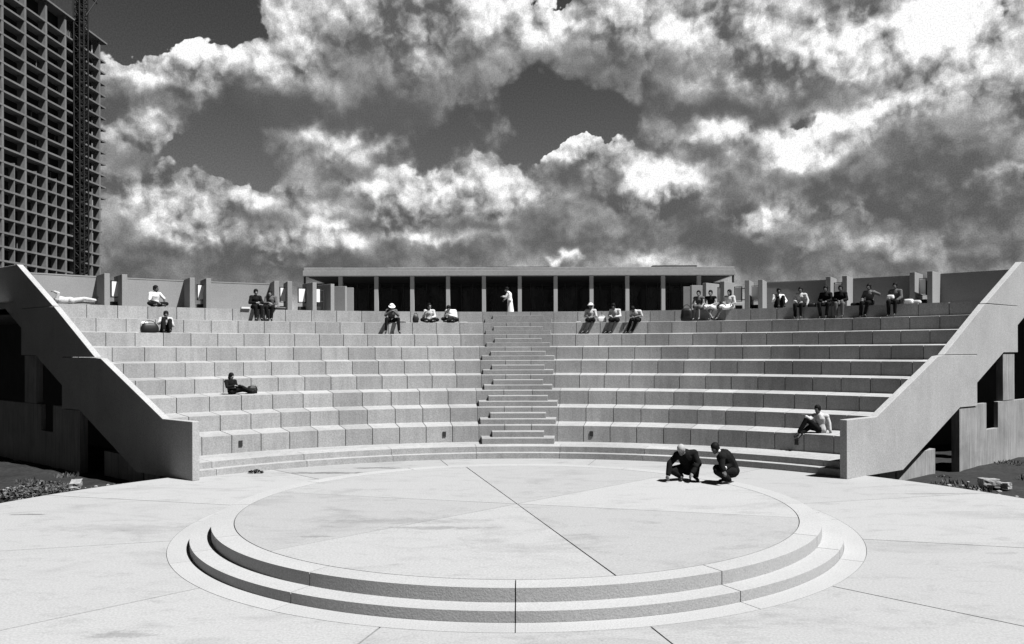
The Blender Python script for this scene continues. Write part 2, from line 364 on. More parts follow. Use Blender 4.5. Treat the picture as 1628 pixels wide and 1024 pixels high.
# lower plaza: radial paving fields around the stage, cut off by a circle
RPL = 12.4
def ray_circle(cx, cy, ang, ox, oy, r):
    d = Vector((math.sin(ang), math.cos(ang))); P = Vector((cx-ox, cy-oy)); b = P.dot(d); c = P.dot(P)-r*r
    return -b+math.sqrt(b*b-c)
bm = bmesh.new()
g = .008
for k in range(12):
    a0, a1 = R(15+30*k), R(45+30*k); ns = 24
    top = []; bot = []
    for i in range(ns+1):
        a = a0+(a1-a0)*i/ns
        s, c = math.sin(a), math.cos(a)
        rr = ray_circle(XC, DS, a, XC, DG, RPL)
        pin = Vector((XC+(R4+g)*s, DS+(R4+g)*c)); pout = Vector((XC+rr*s, DS+rr*c))
        if i in (0, ns):
            w = (.013 if k % 3 == 0 or k in (5,) else .010); sg = 1 if i == 0 else -1
            off = Vector((c, -s))*w*sg; pin += off; pout += off
        top.append((pin, pout))
    V = [[bm.verts.new((p.x, p.y, 0)) for p in t_] + [bm.verts.new((p.x, p.y, -.35)) for p in t_] for t_ in top]
    for i in range(ns):
        A, B = V[i], V[i+1]
        for f in ((A[0], A[1], B[1], B[0]), (A[2], B[2], B[3], A[3]), (A[1], A[3], B[3], B[1]), (A[0], B[0], B[2], A[2])): bm.faces.new(f)
    bm.faces.new((V[0][0], V[0][2], V[0][3], V[0][1])); bm.faces.new((V[-1][0], V[-1][1], V[-1][3], V[-1][2]))
structure(obj('plaza_paving', finish(bm), 'paving'))
bm = bmesh.new(); bmesh.ops.create_cone(bm, cap_ends=True, segments=128, radius1=RPL-.06, radius2=RPL-.06, depth=.5, matrix=Matrix.Translation((XC, DG, -.285)))
structure(obj('paving_bed', bm, 'joint'))

# ------------------------------------------------------------------ round stage
st = thing('round_stage', 'low round concrete stage with two steps in the middle of the plaza', 'stage', (XC, DS, 0))
def ring(name, r0, r1, z0, z1, k0, n_, gap, mat='stage'):
    bm = bmesh.new()
    for k in range(n_):
        a0 = k0+2*math.pi*k/n_; a1 = a0+2*math.pi/n_
        sector(bm, XC, DS, r0, r1, a0+gap/r1, a1-gap/r1, z0, z1, R(1.2))
    return part(name, finish(bm), mat, st)
bm = bmesh.new()
for k in range(6):
    a0 = R(180-14.8)+R(60*k); a1 = a0+R(60)
    ns = 50; w0 = .013 if k % 3 == 0 else .005; w1 = .013 if k % 3 == 2 else .005
    def P(a, r, off, sgn):
        s, c = math.sin(a), math.cos(a); return Vector((XC+r*s, DS+r*c, 2*SR))+Vector((c, -s, 0))*off*sgn
    vs = [P((a0+a1)/2, .02, 0, 1), P(a0, R1-.01, w0, 1)]+[P(a0+(a1-a0)*i/ns, R1-.01, 0, 1) for i in range(1, ns)]+[P(a1, R1-.01, w1, -1)]
    V = [bm.verts.new(v) for v in vs]; V2 = [bm.verts.new(v-Vector((0, 0, .1))) for v in vs]
    bm.faces.new(V); bm.faces.new(V2[::-1])
    for i in range(len(V)): bm.faces.new((V[i], V2[i], V2[(i+1) % len(V)], V[(i+1) % len(V)]))
sf = part('stage_floor', finish(bm), ['stage', 'stage_grey'], st)
for p_ in sf.data.polygons:
    a_ = math.degrees(math.atan2(p_.center.x, p_.center.y)) % 360
    p_.material_index = int(((a_-165.2) % 360)//60) % 2
bm = bmesh.new(); bmesh.ops.create_cone(bm, cap_ends=True, segments=96, radius1=R1+.1, radius2=R1+.1, depth=.26, matrix=Matrix.Translation((XC, DS, 2*SR-.02-.13)))
part('joint_bed', bm, 'joint', st)
ring('rim_step', R1+.006, R2, SR-.02, 2*SR, 0, 12, .008, 'riser')
ring('lower_step', R1+.006, R3, -.02, SR-.021, 0, 12, .008, 'riser')
ring('paving_collar', R3+.006, R4, -.02, .001, 0, 12, .006, 'riser')
# darken the riser joint at the front centre with its own thin groove (0 degrees) - twelve joints in all
# ------------------------------------------------------------------ seating
seat = thing('amphitheatre_seating', 'curved concrete seating tiers rising round the plaza with a central stair', 'amphitheatre', (XC, DC, 0))
def both(fn):
    for s in (-1, 1): fn(s)
OFFI = .10                                     # inner face of side wall
# low base steps
for k, (r0, z0, z1) in enumerate(((RG, -.3, S2), (RG+ST, S2, 2*S2))):
    bm = bmesh.new(); back = RP+.05-.5*0
    am = wall_angle(XC, DG, r0, OFFI+.0)
    d = R(12.5); edges = [-am]; j = -R(6.25)-d*3
    js = [R(6.25)+d*i for i in range(-4, 4)]
    edges += [x for x in js if abs(x) < am-.02]; edges.append(am)
    for a, b in zip(edges[:-1], edges[1:]):
        ga = .006/r0
        sector(bm, XC, DG, r0, (r0+ST+.15) if k == 0 else r0+.75, a+ga, b-ga, z0, z1, R(1.2))
    part('base_step', finish(bm), 'bench', seat, bevel=0)
# platform tread behind the base steps, as a clipped ring around the seating centre
bm = bmesh.new()
na = 90; am_o = wall_angle(XC, DC, RP+1.0, OFFI); r_i = RG+ST+.70; am_i = wall_angle(XC, DG, r_i, OFFI)
prev = None
for i in range(na+1):
    t_ = -1+2*i/na
    o_ = (XC+(RP+1.0)*math.sin(am_o*t_), DC+(RP+1.0)*math.cos(am_o*t_))
    i_ = (XC+r_i*math.sin(am_i*t_), DG+r_i*math.cos(am_i*t_))
    v = [bm.verts.new((i_[0], i_[1], 2*S2-.001)), bm.verts.new((o_[0], o_[1], 2*S2-.001)), bm.verts.new((i_[0], i_[1], 0)), bm.verts.new((o_[0], o_[1], 0))]
    if prev:
        bm.faces.new((prev[0], v[0], v[1], prev[1])); bm.faces.new((prev[2], prev[3], v[3], v[2])); bm.faces.new((prev[0], prev[2], v[2], v[0])); bm.faces.new((prev[1], v[1], v[3], prev[3]))
    else: bm.faces.new((v[0], v[2], v[3], v[1]))
    prev = v
bm.faces.new((prev[0], prev[1], prev[3], prev[2]))
part('platform', finish(bm), 'bench', seat)
ROW = {}
STEP = AR/3; GO = TR/3
for i in range(9):
    rf = RP+i*TR; z1 = 2*S2+(i+1)*AR; z0 = z1-AR
    ROW[i+1] = (rf, z1)
    grp = i//3; dl = R((3.56, 3.03, 2.64)[grp]); ae = 1.5*dl
    am = wall_angle(XC, DC, rf+.0, OFFI)
    back = rf+TR+.12 if i < 8 else rf+TR
    bm = bmesh.new(); bb = bmesh.new()
    gap = .011
    for s in (-1, 1):
        k = 0
        while True:
            a = ae+k*dl; b = min(a+dl, am)
            if a >= am-.004: break
            a_, b_ = a+gap/rf*(1 if k else .3), b-gap/rf
            if s < 0: a_, b_ = -b_, -a_
            zj = random.uniform(-.003, .003)
            sector(bm, XC, DC, rf+random.uniform(-.003, .003), back, a_, b_, z0-.03, z1+zj, dl/2, sl=SG*(back-rf))
            k += 1
        part('seat_tier', finish(bm), 'bench', seat); bm = bmesh.new()
        sector(bb, XC, DC, rf+.06, back-.02, ae+.002 if s > 0 else -am, am if s > 0 else -ae-.002, z0-.1, z1-.012, R(2), sl=SG*(back-rf))
    # middle blocks across the aisle, flush with the benches, with two joints
    for a, b in ((-ae, -ae*.34), (-ae*.34, ae*.34), (ae*.34, ae)):
        sector(bm, XC, DC, rf+.004, back, a+.010/rf, b-.010/rf, z0-.03, z1, dl/2, sl=SG*(back-rf))
    part('stair_riser', finish(bm), 'stair', seat)
    sector(bb, XC, DC, rf+.06, back-.02, -ae, ae, z0-.1, z1-.012, R(2), sl=SG*(back-rf))
    part('tier_backing', finish(bb), 'joint', seat)
    # pyramid of two steps standing in front of it
    half = math.sin(ae)*rf
    for q in range(2):
        y0 = rf-(2-q)*GO*.98; w = (half-.14-q*.32); aa = w/y0
        bm = bmesh.new(); sector(bm, XC, DC, y0, rf-.004, -aa, aa, z0+(q*STEP-.004 if q else -.02), z0+(q+1)*STEP, dl/2, sl=.022)
        part('stair_step', finish(bm), 'stair', seat)
# small recessed light boxes in the lowest riser
for px in (382, 706, 940, 1266):
    u, v = uv(px, 700)
    A = 1+u*u; B = -2*(u*XC+DC); Cc = XC*XC+DC*DC-(RP-.004)**2
    Y = (-B+math.sqrt(B*B-4*A*Cc))/(2*A); a = math.atan2(u*Y-XC, Y-DC)
    m = Matrix.Translation((u*Y, Y, 2*S2+.27)) @ Matrix.Rotation(-a, 4, 'Z')
    bm = bmesh.new(); box(bm, -.055, .055, -.02, .03, -.085, .085, m); f = part('light_box', bm, 'steel', seat)
# solid mass under the seating keeps the inside dark
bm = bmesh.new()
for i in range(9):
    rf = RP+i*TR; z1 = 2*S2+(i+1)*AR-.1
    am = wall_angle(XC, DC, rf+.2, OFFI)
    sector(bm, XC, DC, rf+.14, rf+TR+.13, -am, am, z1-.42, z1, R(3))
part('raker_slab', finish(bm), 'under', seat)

# ------------------------------------------------------------------ upper plaza deck
bm = bmesh.new()
r9 = RP+9*TR
am = wall_angle(XC, DC, r9, OFFI)
inner = [(XC+(r9-.06)*math.sin(a), DC+(r9-.06)*math.cos(a)) for a in [-am+2*am*i/80 for i in range(81)]]
outer = []
for i in range(81):
    x, y = inner[i]; t_ = i/80
    outer.append((-55+110*t_, 40+abs(math.sin(math.pi*t_))*80))
Vt = [(bm.verts.new((a[0], a[1], ZD+.05)), bm.verts.new((b[0], b[1], ZD+.05)), bm.verts.new((a[0], a[1], ZD-.4)), bm.verts.new((b[0], b[1], ZD-.4))) for a, b in zip(inner, outer)]
for A, B in zip(Vt[:-1], Vt[1:]):
    bm.faces.new((A[0], B[0], B[1], A[1])); bm.faces.new((A[2], A[3], B[3], B[2])); bm.faces.new((A[0], A[2], B[2], B[0])); bm.faces.new((A[1], B[1], B[3], A[3]))
structure(obj('upper_plaza', finish(bm), 'paving'))

# ------------------------------------------------------------------ side walls with stepped panels
def side_matrix(s, off=0.0):
    """(a along the wall, t inward thickness, b up) -> world"""
    d = Vector((s*math.sin(WA), math.cos(WA), 0)); nin = Vector((-s*math.cos(WA), math.sin(WA), 0))
    o_ = Vector((s*FW[0]-(.02 if s < 0 else 0), FW[1], 0))+nin*off
    return Matrix(((d.x, nin.x, 0, o_.x), (d.y, nin.y, 0, o_.y), (0, 0, 1, 0), (0, 0, 0, 1)))
for s, lab in ((-1, 'stepped concrete side wall in shade at the left end of the seating'), (1, 'stepped concrete side wall in full sun at the right end of the seating')):
    w = thing('side_wall', lab, 'wall', (s*FW[0], FW[1], 0), 0, 'side walls closing the seating')
    T = .20
    panels = [
        ([(0, .0), (0, 1.54), (1.55, 1.54), (5.28, 3.165), (5.68, 3.19), (8.08, 3.19), (8.08, 1.54), (6.79, 1.55), (3.05, -.05), (3.05, -.05)][:-1], 0),
        ([(5.70, 3.205), (8.72, 4.86), (8.95, 4.86), (11.5, 4.87), (11.5, 3.26), (10.25, 3.26), (8.095, 2.28), (8.095, 3.205)], .012),
        ([(8.82, 4.885), (11.9, 6.46), (16.2, 6.46), (16.2, 4.93), (13.0, 4.93), (11.515, 4.2), (11.515, 4.885)], .024)]
    for pts, off in panels:
        bm = bmesh.new(); prism(bm, pts, T, side_matrix(s, off)); part('wall_panel', bm, 'wallc', w, bevel=.012)
    # supports below the sloping panels
    grp = 'buttresses below the side walls'
    side = 'left' if s < 0 else 'right'
    def buttress(name, pts, off, t, label, mat='board'):
        o_ = thing(name, label, 'buttress', tuple((side_matrix(s, off) @ Vector((pts[0][0], 0, 0)))[:]), 0)
        for nm, pp, of2, tt in t:
            bm = bmesh.new(); prism(bm, pp, tt, side_matrix(s, of2)); part(nm, bm, mat, o_, bevel=.01)
        return o_
    buttress('buttress_wall', [(6.8, 0)], .02, [
        ('pier', [(6.82, -.9), (6.82, 1.53), (8.06, 1.515), (8.06, -.9)], .03, .25),
        ('notched_wall', [(8.075, -.9), (8.075, 1.60), (8.95, 1.60), (8.95, .72), (9.9, .72), (9.9, 1.60), (14.5, 1.60), (14.5, -.9)], .06, .14)],
        'board marked concrete buttress with a square notch under the %s side wall' % side)
    buttress('buttress_column', [(10.3, 0)], .05, [('shaft', [(10.3, 1.615), (10.3, 3.245), (11.3, 3.245), (11.3, 1.615)], .05, .22)],
        'upper concrete column standing on the notched buttress, %s side' % side)
    buttress('foundation_block', [(2.3, 0)], .15, [('block', [(2.2, -.9), (2.2, -.085), (3.1, -.1), (3.1, -.9)], .25, .4)],
        'small foundation block at the plaza edge under the %s side wall' % side)
    buttress('shadow_cut_wall', [(3.4, 0)], .5, [('shadow_cut_block', [(3.3, -.9), (3.3, -.12), (3.9, .20), (4.5, .30), (5.75, .32), (5.75, -.9)], .30, .25)],  # curved profile stands for the shadow edge on the back wall
        'concrete block cut to a shadow edge in the gap under the %s side wall' % side)
    # deep back wall behind the openings
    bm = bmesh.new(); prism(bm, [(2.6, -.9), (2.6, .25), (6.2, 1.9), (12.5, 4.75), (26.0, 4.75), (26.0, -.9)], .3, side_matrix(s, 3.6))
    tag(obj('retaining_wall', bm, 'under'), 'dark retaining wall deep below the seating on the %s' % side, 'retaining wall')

# ------------------------------------------------------------------ rear ring wall, fins and lamps
ZT = 6.47; RW = 26.9; RI = 25.6
def onring(px, r):
    u = (px-PX0)/FPX; A = 1+u*u; B = -2*(u*XC+DC); Cc = XC*XC+DC*DC-r*r
    Y = (-B+math.sqrt(B*B-4*A*Cc))/(2*A); return Vector((u*Y, Y)), math.atan2(u*Y-XC, Y-DC)
def ring_wall(a0, a1, label):
    bm = bmesh.new(); sector(bm, XC, DC, RW, RW+.2, min(a0, a1), max(a0, a1), ZD+.051, ZT-.02, R(1.5))
    am_ = (a0+a1)/2
    root = thing('parapet_wall', label, 'wall', (XC+RW*math.sin(am_), DC+RW*math.cos(am_), ZD+.05), 0, 'curved parapet walls behind the top tier')
    part('wall_body', finish(bm), 'ring', root)
    bm = bmesh.new(); sector(bm, XC, DC, RW-.012, RW+.212, min(a0, a1), max(a0, a1), ZT-.019, ZT+.03, R(1.5)); part('coping', finish(bm), 'ring', root)
def fin(near, ang, L, label, grp='radial concrete fins flanking the openings'):
    """near end point, plan angle of the fin (from +y towards +x) pointing away"""
    d = Vector((math.sin(ang), math.cos(ang))); n_ = Vector((d.y, -d.x))
    m = Matrix(((d.x, n_.x, 0, near.x), (d.y, n_.y, 0, near.y), (0, 0, 1, 0), (0, 0, 0, 1)))
    bm = bmesh.new(); box(bm, 0, L, -.1, .1, ZD+.052, ZT+.05, m)
    o_ = obj('concrete_fin', bm, 'ring', bevel=.01); o_.data.transform(Matrix.Translation((-near.x, -near.y, -ZD-.05))); o_.location = (near.x, near.y, ZD+.05)
    return tag(o_, label, 'fin', grp)
names_l = ['first', 'second', 'third', 'fourth', 'fifth', 'sixth', 'seventh', 'eighth', 'ninth', 'tenth']
def mir(px): return 2*824.5-px
LF = [(170.5, 'a'), (198.5, 'a'), (306, 'b'), (332, 'b'), (440, 'c'), (461, 'c')]
fin_ang = {}
for s in (-1, 1):
    side = 'left' if s < 0 else 'right'
    where = {'a': 'outermost opening', 'b': 'second opening', 'c': 'third opening'}
    for i, (px, g_) in enumerate(LF):
        p_, a = onring(px if s < 0 else mir(px), RI)
        which = 'outer' if i % 2 == 0 else 'inner'
        face = 'dark shaded' if s < 0 else 'sunlit'
        fin(p_, a, RW-RI+.1, '%s fin on the %s side of the %s, %s rear wall' % (face, which, where[g_], side))
        fin_ang[(s, i)] = a
    # turned fins at the entrance
    cc_ = Vector((-10.7, 39.6)) if s < 0 else Vector((10.7+2*XC, 39.6))
    for k, (px, r_) in enumerate(((500.5, 36.9), (529, 37.7), (550.5, 39.1), (562.5, 40.0))):
        u = ((px if s < 0 else mir(px))-PX0)/FPX
        p_ = Vector((u*r_, r_)); d = cc_-p_; a = math.atan2(d.x, d.y)
        if k == 0: a = math.atan2(-.62*-s*-1 if 0 else (.62*s), .78)
        fin(p_, a, 1.15, '%s of four fanned concrete fins at the %s side of the entrance' % (('outermost', 'second', 'third', 'innermost')[k], side), 'fanned fins beside the entrance')
    a_end = wall_angle(XC, DC, RW, .0)+R(2.0)
    A = [fin_ang[(s, i)] for i in range(6)]
    ring_wall(s*a_end, A[0], 'long parapet wall running from the %s side wall to the first opening' % side)
    ring_wall(A[1], A[2], 'curved parapet wall between the first and second openings on the %s' % side)
    ring_wall(A[3], A[4], 'curved parapet wall between the second and third openings on the %s' % side)
    # lamps
    for k, pxl in enumerate((183.5, 320, 451, 480, 505)):
        px = pxl if s < 0 else mir(pxl)
        if s > 0: px = (1466.5, 1333, 1200.5, 1174, 1145.5)[k]
        rr = RI+.75 if k < 3 else RI+.9
        p_, a = onring(px, rr)
        root = thing('lamp_panel', '%s lamp panel in a dark frame, %s between fins on the %s' % ('white' if s < 0 else 'grey shaded', ('outermost', 'second', 'third', 'fourth', 'innermost')[k], side), 'lamp', (p_.x, p_.y, ZD+.05), -a+(-s*R(8)), 'framed lamp panels between the fins')
        hw = .15 if k != 4 else .1; zb, zt_ = .52, 1.12
        bm = bmesh.new(); box(bm, -hw, hw, -.05, .03, zb, zt_); obj('panel', bm, 'whitep', root, bevel=.004)
        bm = bmesh.new()
        box(bm, -hw-.025, -hw-.002, -.052, .05, zb-.03, zt_+.03); box(bm, hw+.002, hw+.025, -.052, .05, zb-.03, zt_+.03)
        box(bm, -hw-.025, hw+.025, -.052, .05, zb-.055, zb-.032); box(bm, -hw-.025, hw+.025, -.052, .05, zt_+.032, zt_+.05); obj('frame', bm, 'steel', root)
        bm = bmesh.new()
        for zz in (zb+.03, zt_-.05): tube(bm, (hw+.027, 0, zz), (hw+.17, .02, zz), .02)
        tube(bm, (hw+.17, .02, .0), (hw+.17, .02, zt_+.06), .03); obj('bracket_post', bm, 'steel', root)
        bm = bmesh.new(); box(bm, -.14, .14, -.02, .2, 0, .30); obj('shade_filler_box', bm, 'steel', root, bevel=.01)  # dark box added for the shaded gap below the panel

# ------------------------------------------------------------------ pavilion
YB = 60.0
def bx(px): return (px-PX0)/FPX*YB
def bz(py, px=824): return EYE+(HOR+ROLL*(px-814)-py)/FPX*YB
xl, xr = bx(481.5), bx(1169.5)
pv = thing('pavilion', 'long flat roofed pavilion with slender columns and dark glazing behind the seating', 'building', ((xl+xr)/2, YB, ZD+.05))
zf0, zf1, zf2 = bz(438), bz(429.5), bz(424.5)
DEPTH = 30
bm = bmesh.new(); box(bm, xl, xr, YB, YB+DEPTH, zf0, zf1); part('fascia', bm, 'fascia', pv, bevel=.02)
bm = bmesh.new(); box(bm, xl+.05, xr-.05, YB+.10, YB+DEPTH-.1, zf1+.004, zf2); rf_ = part('roof', bm, 'fascia', pv, bevel=.02)
for a, b, t_ in ((526, 603, 421), (770, 877, 421), (1052, 1127, 419.5)):
    bm = bmesh.new(); box(bm, bx(a), bx(b), YB+4, YB+9, zf2+.002, bz(t_)+.28); part('skylight', bm, 'steel', rf_ if 0 else pv)
for i in range(13):
    px = 482.5+57.35*i
    if i == 12: px = 1168
    bm = bmesh.new(); wdt = .10 if i in (0, 12) else .145
    box(bm, bx(px)-wdt*(.6 if i in (0, 12) else 1), bx(px)+wdt*(.6 if i in (0, 12) else 1), YB+.3, YB+.3+2*wdt, ZD+.052, zf0-.002)
    part('column', bm, 'riser' if 0 < i < 12 else 'steel', pv, bevel=.01)
cx0, cx1 = bx(497)*1.115, bx(1154)*1.115
bm = bmesh.new(); box(bm, cx0, cx1, YB+6.5, YB+DEPTH-6, ZD+.052, zf0-.002); part('shadowed_core', bm, 'dark', pv)
for k in range(12):
    a = cx0+(cx1-cx0)*k/12; b = cx0+(cx1-cx0)*(k+1)/12
    bm = bmesh.new(); box(bm, a+.05, b-.05, YB+6.44, YB+6.49, ZD+.3, zf0-.3); w_ = part('window', bm, 'glass', pv)
    bm = bmesh.new()
    for f_ in (.0, .333, .666):
        xx = a+(b-a)*f_; box(bm, xx-.03, xx+.03, YB+6.36, YB+6.435, ZD+.052, zf0-.01)
    box(bm, a+.04, b-.04, YB+6.37, YB+6.43, ZD+1.05, ZD+1.10)
    part('mullion', bm, 'steel', pv)
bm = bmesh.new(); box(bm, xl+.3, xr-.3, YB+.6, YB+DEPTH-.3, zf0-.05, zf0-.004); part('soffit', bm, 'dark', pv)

# ------------------------------------------------------------------ tower under construction
X0 = 111.0; bay = .0722*X0
tw = thing('tower_block', 'tall concrete frame tower under construction with open floors, far left', 'building', (-X0, 200, -.5))
ys = [1.92*X0-bay*k for k in range(0, 9)]            # column lines from the far end towards the camera
ZTOP = 86.2; FH = 3.05
floors = [ZTOP, ZTOP-5.0]+[ZTOP-5.0-FH*k for k in range(1, 27)]
floors = [z for z in floors if z > 0]
for k, y in enumerate(ys):
    bm = bmesh.new(); box(bm, -X0-1.7, -X0, y-.36, y+.36, -.6, ZTOP-.02)
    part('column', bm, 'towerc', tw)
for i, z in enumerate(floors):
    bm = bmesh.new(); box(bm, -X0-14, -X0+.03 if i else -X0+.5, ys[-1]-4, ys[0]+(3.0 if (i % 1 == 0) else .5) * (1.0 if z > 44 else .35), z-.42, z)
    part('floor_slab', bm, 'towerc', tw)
for k in range(len(ys)-1):
    ym = (ys[k]+ys[k+1])/2
    bm = bmesh.new(); box(bm, -X0-1.3, -X0-.02, ym-.13, ym+.13, -.6, 45.5-.56); part('mullion', bm, 'towerc', tw)
bm = bmesh.new(); box(bm, -X0-14, -X0-2.4, ys[-1]-3.9, ys[0]+.3, -.6, ZTOP-.6); part('shadowed_core', bm, 'dark', tw)  # near-black block painting the shade inside the open floors
bm = bmesh.new()
random.seed(3)
for k in range(60):                                    # bits of timber shoring and plant standing on the open floors
    y = random.uniform(ys[-1], ys[0]-1); zz = random.choice(floors[1:]); x = -X0-random.uniform(.6, 3)
    box(bm, x, x+.12, y, y+.12, zz+.01, zz+random.uniform(1.5, 2.4))
for k in range(9):
    y = ys[2]+1+k*.75; box(bm, -X0-1.0, -X0-.8, y, y+.2, floors[1]+.01, floors[0]-.56)
part('shoring', bm, 'towerc', tw)
# hoist
hz_ = ZTOP+16
hs = thing('hoist_mast', 'dark scaffold hoist mast climbing the face of the tower', 'hoist', (-X0+1, 202, -.5))
hx0, hx1, hy0, hy1 = -X0+.3, -X0+1.7, 200.2, 204.2
bm = bmesh.new()
for x in (hx0, hx1):
    for y in (hy0, (hy0+hy1)/2, hy1): tube(bm, (x, y, -.6), (x, y, hz_), .2, 6)
part('post', bm, 'rust', hs)
bm = bmesh.new(); z = 0; fl = 0
while z < hz_-1.5:
    for (x1, y1, x2, y2) in ((hx0, hy0, hx1, hy0), (hx1, hy0, hx1, hy1), (hx0, hy1, hx1, hy1), (hx0, hy0, hx0, hy1)):
        tube(bm, (x1, y1, z), (x2, y2, z), .11, 5)
        tube(bm, (x1, y1, z if fl else z+1.5), (x2, y2, z+1.5 if fl else z), .09, 5)
    z += 1.5; fl = 1-fl
part('lattice', bm, 'rust', hs)
bm = bmesh.new()
z = 0
while z < hz_-8:
    a = random.uniform(.0, .5); box(bm, hx0+.25, hx1-.25, hy0+.3+a, hy1-.3-random.uniform(0, 1.6), z+random.uniform(.05, .3), z+2.75); z += 3.05
part('cladding', bm, 'dark', hs)
bm = bmesh.new(); tube(bm, (hx1, hy1-1, ZTOP+2), (hx1+.8, hy1+4, ZTOP+9), .16, 6); tube(bm, (hx1, hy1-1, ZTOP+8), (hx1+.5, hy1+3.5, ZTOP+7), .16, 6); part('jib', bm, 'rust', hs)

# ------------------------------------------------------------------ debris and growth beside the plaza
def rock(name, label, x, y, z, sx, sy, sz, seed, mat='rubble'):
    bm = bmesh.new(); bmesh.ops.create_cube(bm, size=1); bmesh.ops.subdivide_edges(bm, edges=bm.edges[:], cuts=5, use_grid_fill=True)
    for v in bm.verts:
        nrm = Vector((v.co.x*sx, v.co.y*sy, v.co.z*sz)); k = noise.fractal(v.co*2.2+Vector((seed, seed, 0)), 1, 2, 3)*.14
        v.co = nrm*(1+k)
    o_ = obj(name, bm, mat); o_.location = (x, y, z); o_.rotation_euler = (0, .08, seed)
    return tag(o_, label, 'rubble')
x, y = onground(1572, 772, -.35); rock('concrete_chunk', 'broken flat concrete chunk lying on soil right of the plaza', x, y, -.27, .62, .42, .22, 1.3)
x, y = onground(1596, 775, -.35); rock('concrete_chunk', 'small pale concrete scrap beside the flat chunk on the right', x, y, -.3, .3, .2, .16, 2.1)
x, y = onground(10, 785, -.35); rock('concrete_chunk', 'white rubble scrap at the left edge of the soil', x, y, -.3, .22, .2, .14, 4.1)
x, y = onground(120, 781, -.3); rock('concrete_chunk', 'row of pale rubble beside the plaza edge on the left', x, y, -.12, .55, .25, .16, 5.1)
bm = bmesh.new(); random.seed(11)
x0_, y0_ = onground(62, 790, -.4)
for k in range(1500):
    a = random.uniform(0, 6.28); r = random.random()**.6*.75; h = random.random()*(.42-.3*r)
    p = Vector((x0_+r*math.cos(a)*1.2, y0_+r*math.sin(a), -.42+h+.05))
    d1 = Vector((random.gauss(0, 1), random.gauss(0, 1), random.gauss(0, .6))).normalized()*random.uniform(.03, .07)
    d2 = d1.cross(Vector((random.gauss(0, 1), random.gauss(0, 1), 1))).normalized()*random.uniform(.012, .03)
    bm.faces.new([bm.verts.new(p+q) for q in (-d1, d2, d1, -d2)])
for k in range(40):
    a = random.uniform(0, 6.28); r = random.random()*.5
    tube(bm, (x0_+.3*r*math.cos(a), y0_+.3*r*math.sin(a), -.5), (x0_+r*math.cos(a), y0_+r*math.sin(a), -.42+.35*random.random()), .006, 4)
tag(obj('weed_clump', bm, 'leaf'), 'scrubby weed clump on the soil left of the plaza', 'weeds')
bm = bmesh.new()
for k in range(420):
    x = random.uniform(-17, -11.2) if k % 2 else random.uniform(10.6, 16); y = random.uniform(14, 23)
    if math.hypot(x-XC, y-DG) < RPL+.1: continue
    s_ = random.uniform(.02, .09)
    bmesh.ops.create_icosphere(bm, subdivisions=1, radius=s_, matrix=Matrix.Translation((x, y, gz(x, y)+s_*.3)) @ Matrix.Diagonal((1, .7+random.random()*.5, .6, 1)))
so = obj('soil_stones', bm, 'rubble'); so['kind'] = 'stuff'; so['label'] = 'small stones scattered over the bare soil beside the plaza'; so['category'] = 'stones'
bm = bmesh.new(); random.seed(21)
for c_ in range(150):
    sgn = -1 if c_ % 2 else 1
    x_ = sgn*random.uniform(10.2, 19); y_ = random.uniform(13, 27)
    if math.hypot(x_-XC, y_-DG) < RPL+.12 or random.random() < .25: continue
    wl = Vector((sgn*math.sin(WA), math.cos(WA))); rel_ = Vector((x_-sgn*FW[0], y_-FW[1]))
    if rel_.dot(Vector((-sgn*math.cos(WA), math.sin(WA)))) > -.15 and rel_.dot(wl) > -1: continue
    hh = random.uniform(.05, .22); rr = random.uniform(.1, .5)
    for k in range(int(30+110*rr)):
        a = random.uniform(0, 6.28); q_ = random.random()**.6*rr; px_, py_ = x_+q_*math.cos(a), y_+q_*math.sin(a)
        b0 = Vector((px_, py_, gz(px_, py_)-.01)); ln = hh*random.uniform(.4, 1); lean = Vector((random.gauss(0, .4), random.gauss(0, .4), 1)).normalized()*ln
        sd_ = Vector((math.cos(a*3), math.sin(a*3), 0))*random.uniform(.008, .022)
        bm.faces.new([bm.verts.new(v_) for v_ in (b0-sd_*.5, b0+sd_*.5, b0+lean*.6+sd_, b0+lean, b0+lean*.6-sd_)])
so = obj('scrub', bm, 'leaf'); so['kind'] = 'stuff'; so['label'] = 'low dry scrub and grass tufts on the bare soil beside the plaza'; so['category'] = 'scrub'
# dark heap against the base step on the left
x, y = onground(407, 752); y -= .05
bm = bmesh.new(); random.seed(5)
for k in range(130):
    a = random.uniform(0, 6.28); r = random.random()**.5*.16; p = Vector((r*1.3*math.cos(a), r*.7*math.sin(a), .02+random.random()*(.10-.4*r)))
    d1 = Vector((random.gauss(0, 1), random.gauss(0, 1), random.gauss(0, .6))).normalized()*.03; d2 = d1.cross(Vector((random.gauss(0, 1), 1, 1))).normalized()*.02
    bm.faces.new([bm.verts.new(p+q) for q in (-d1, d2, d1, -d2)])
o_ = obj('leaf_heap', bm, 'black'); o_.location = (x, y, 0); tag(o_, 'small dark heap of leaves against the lowest step on the left', 'leaves')

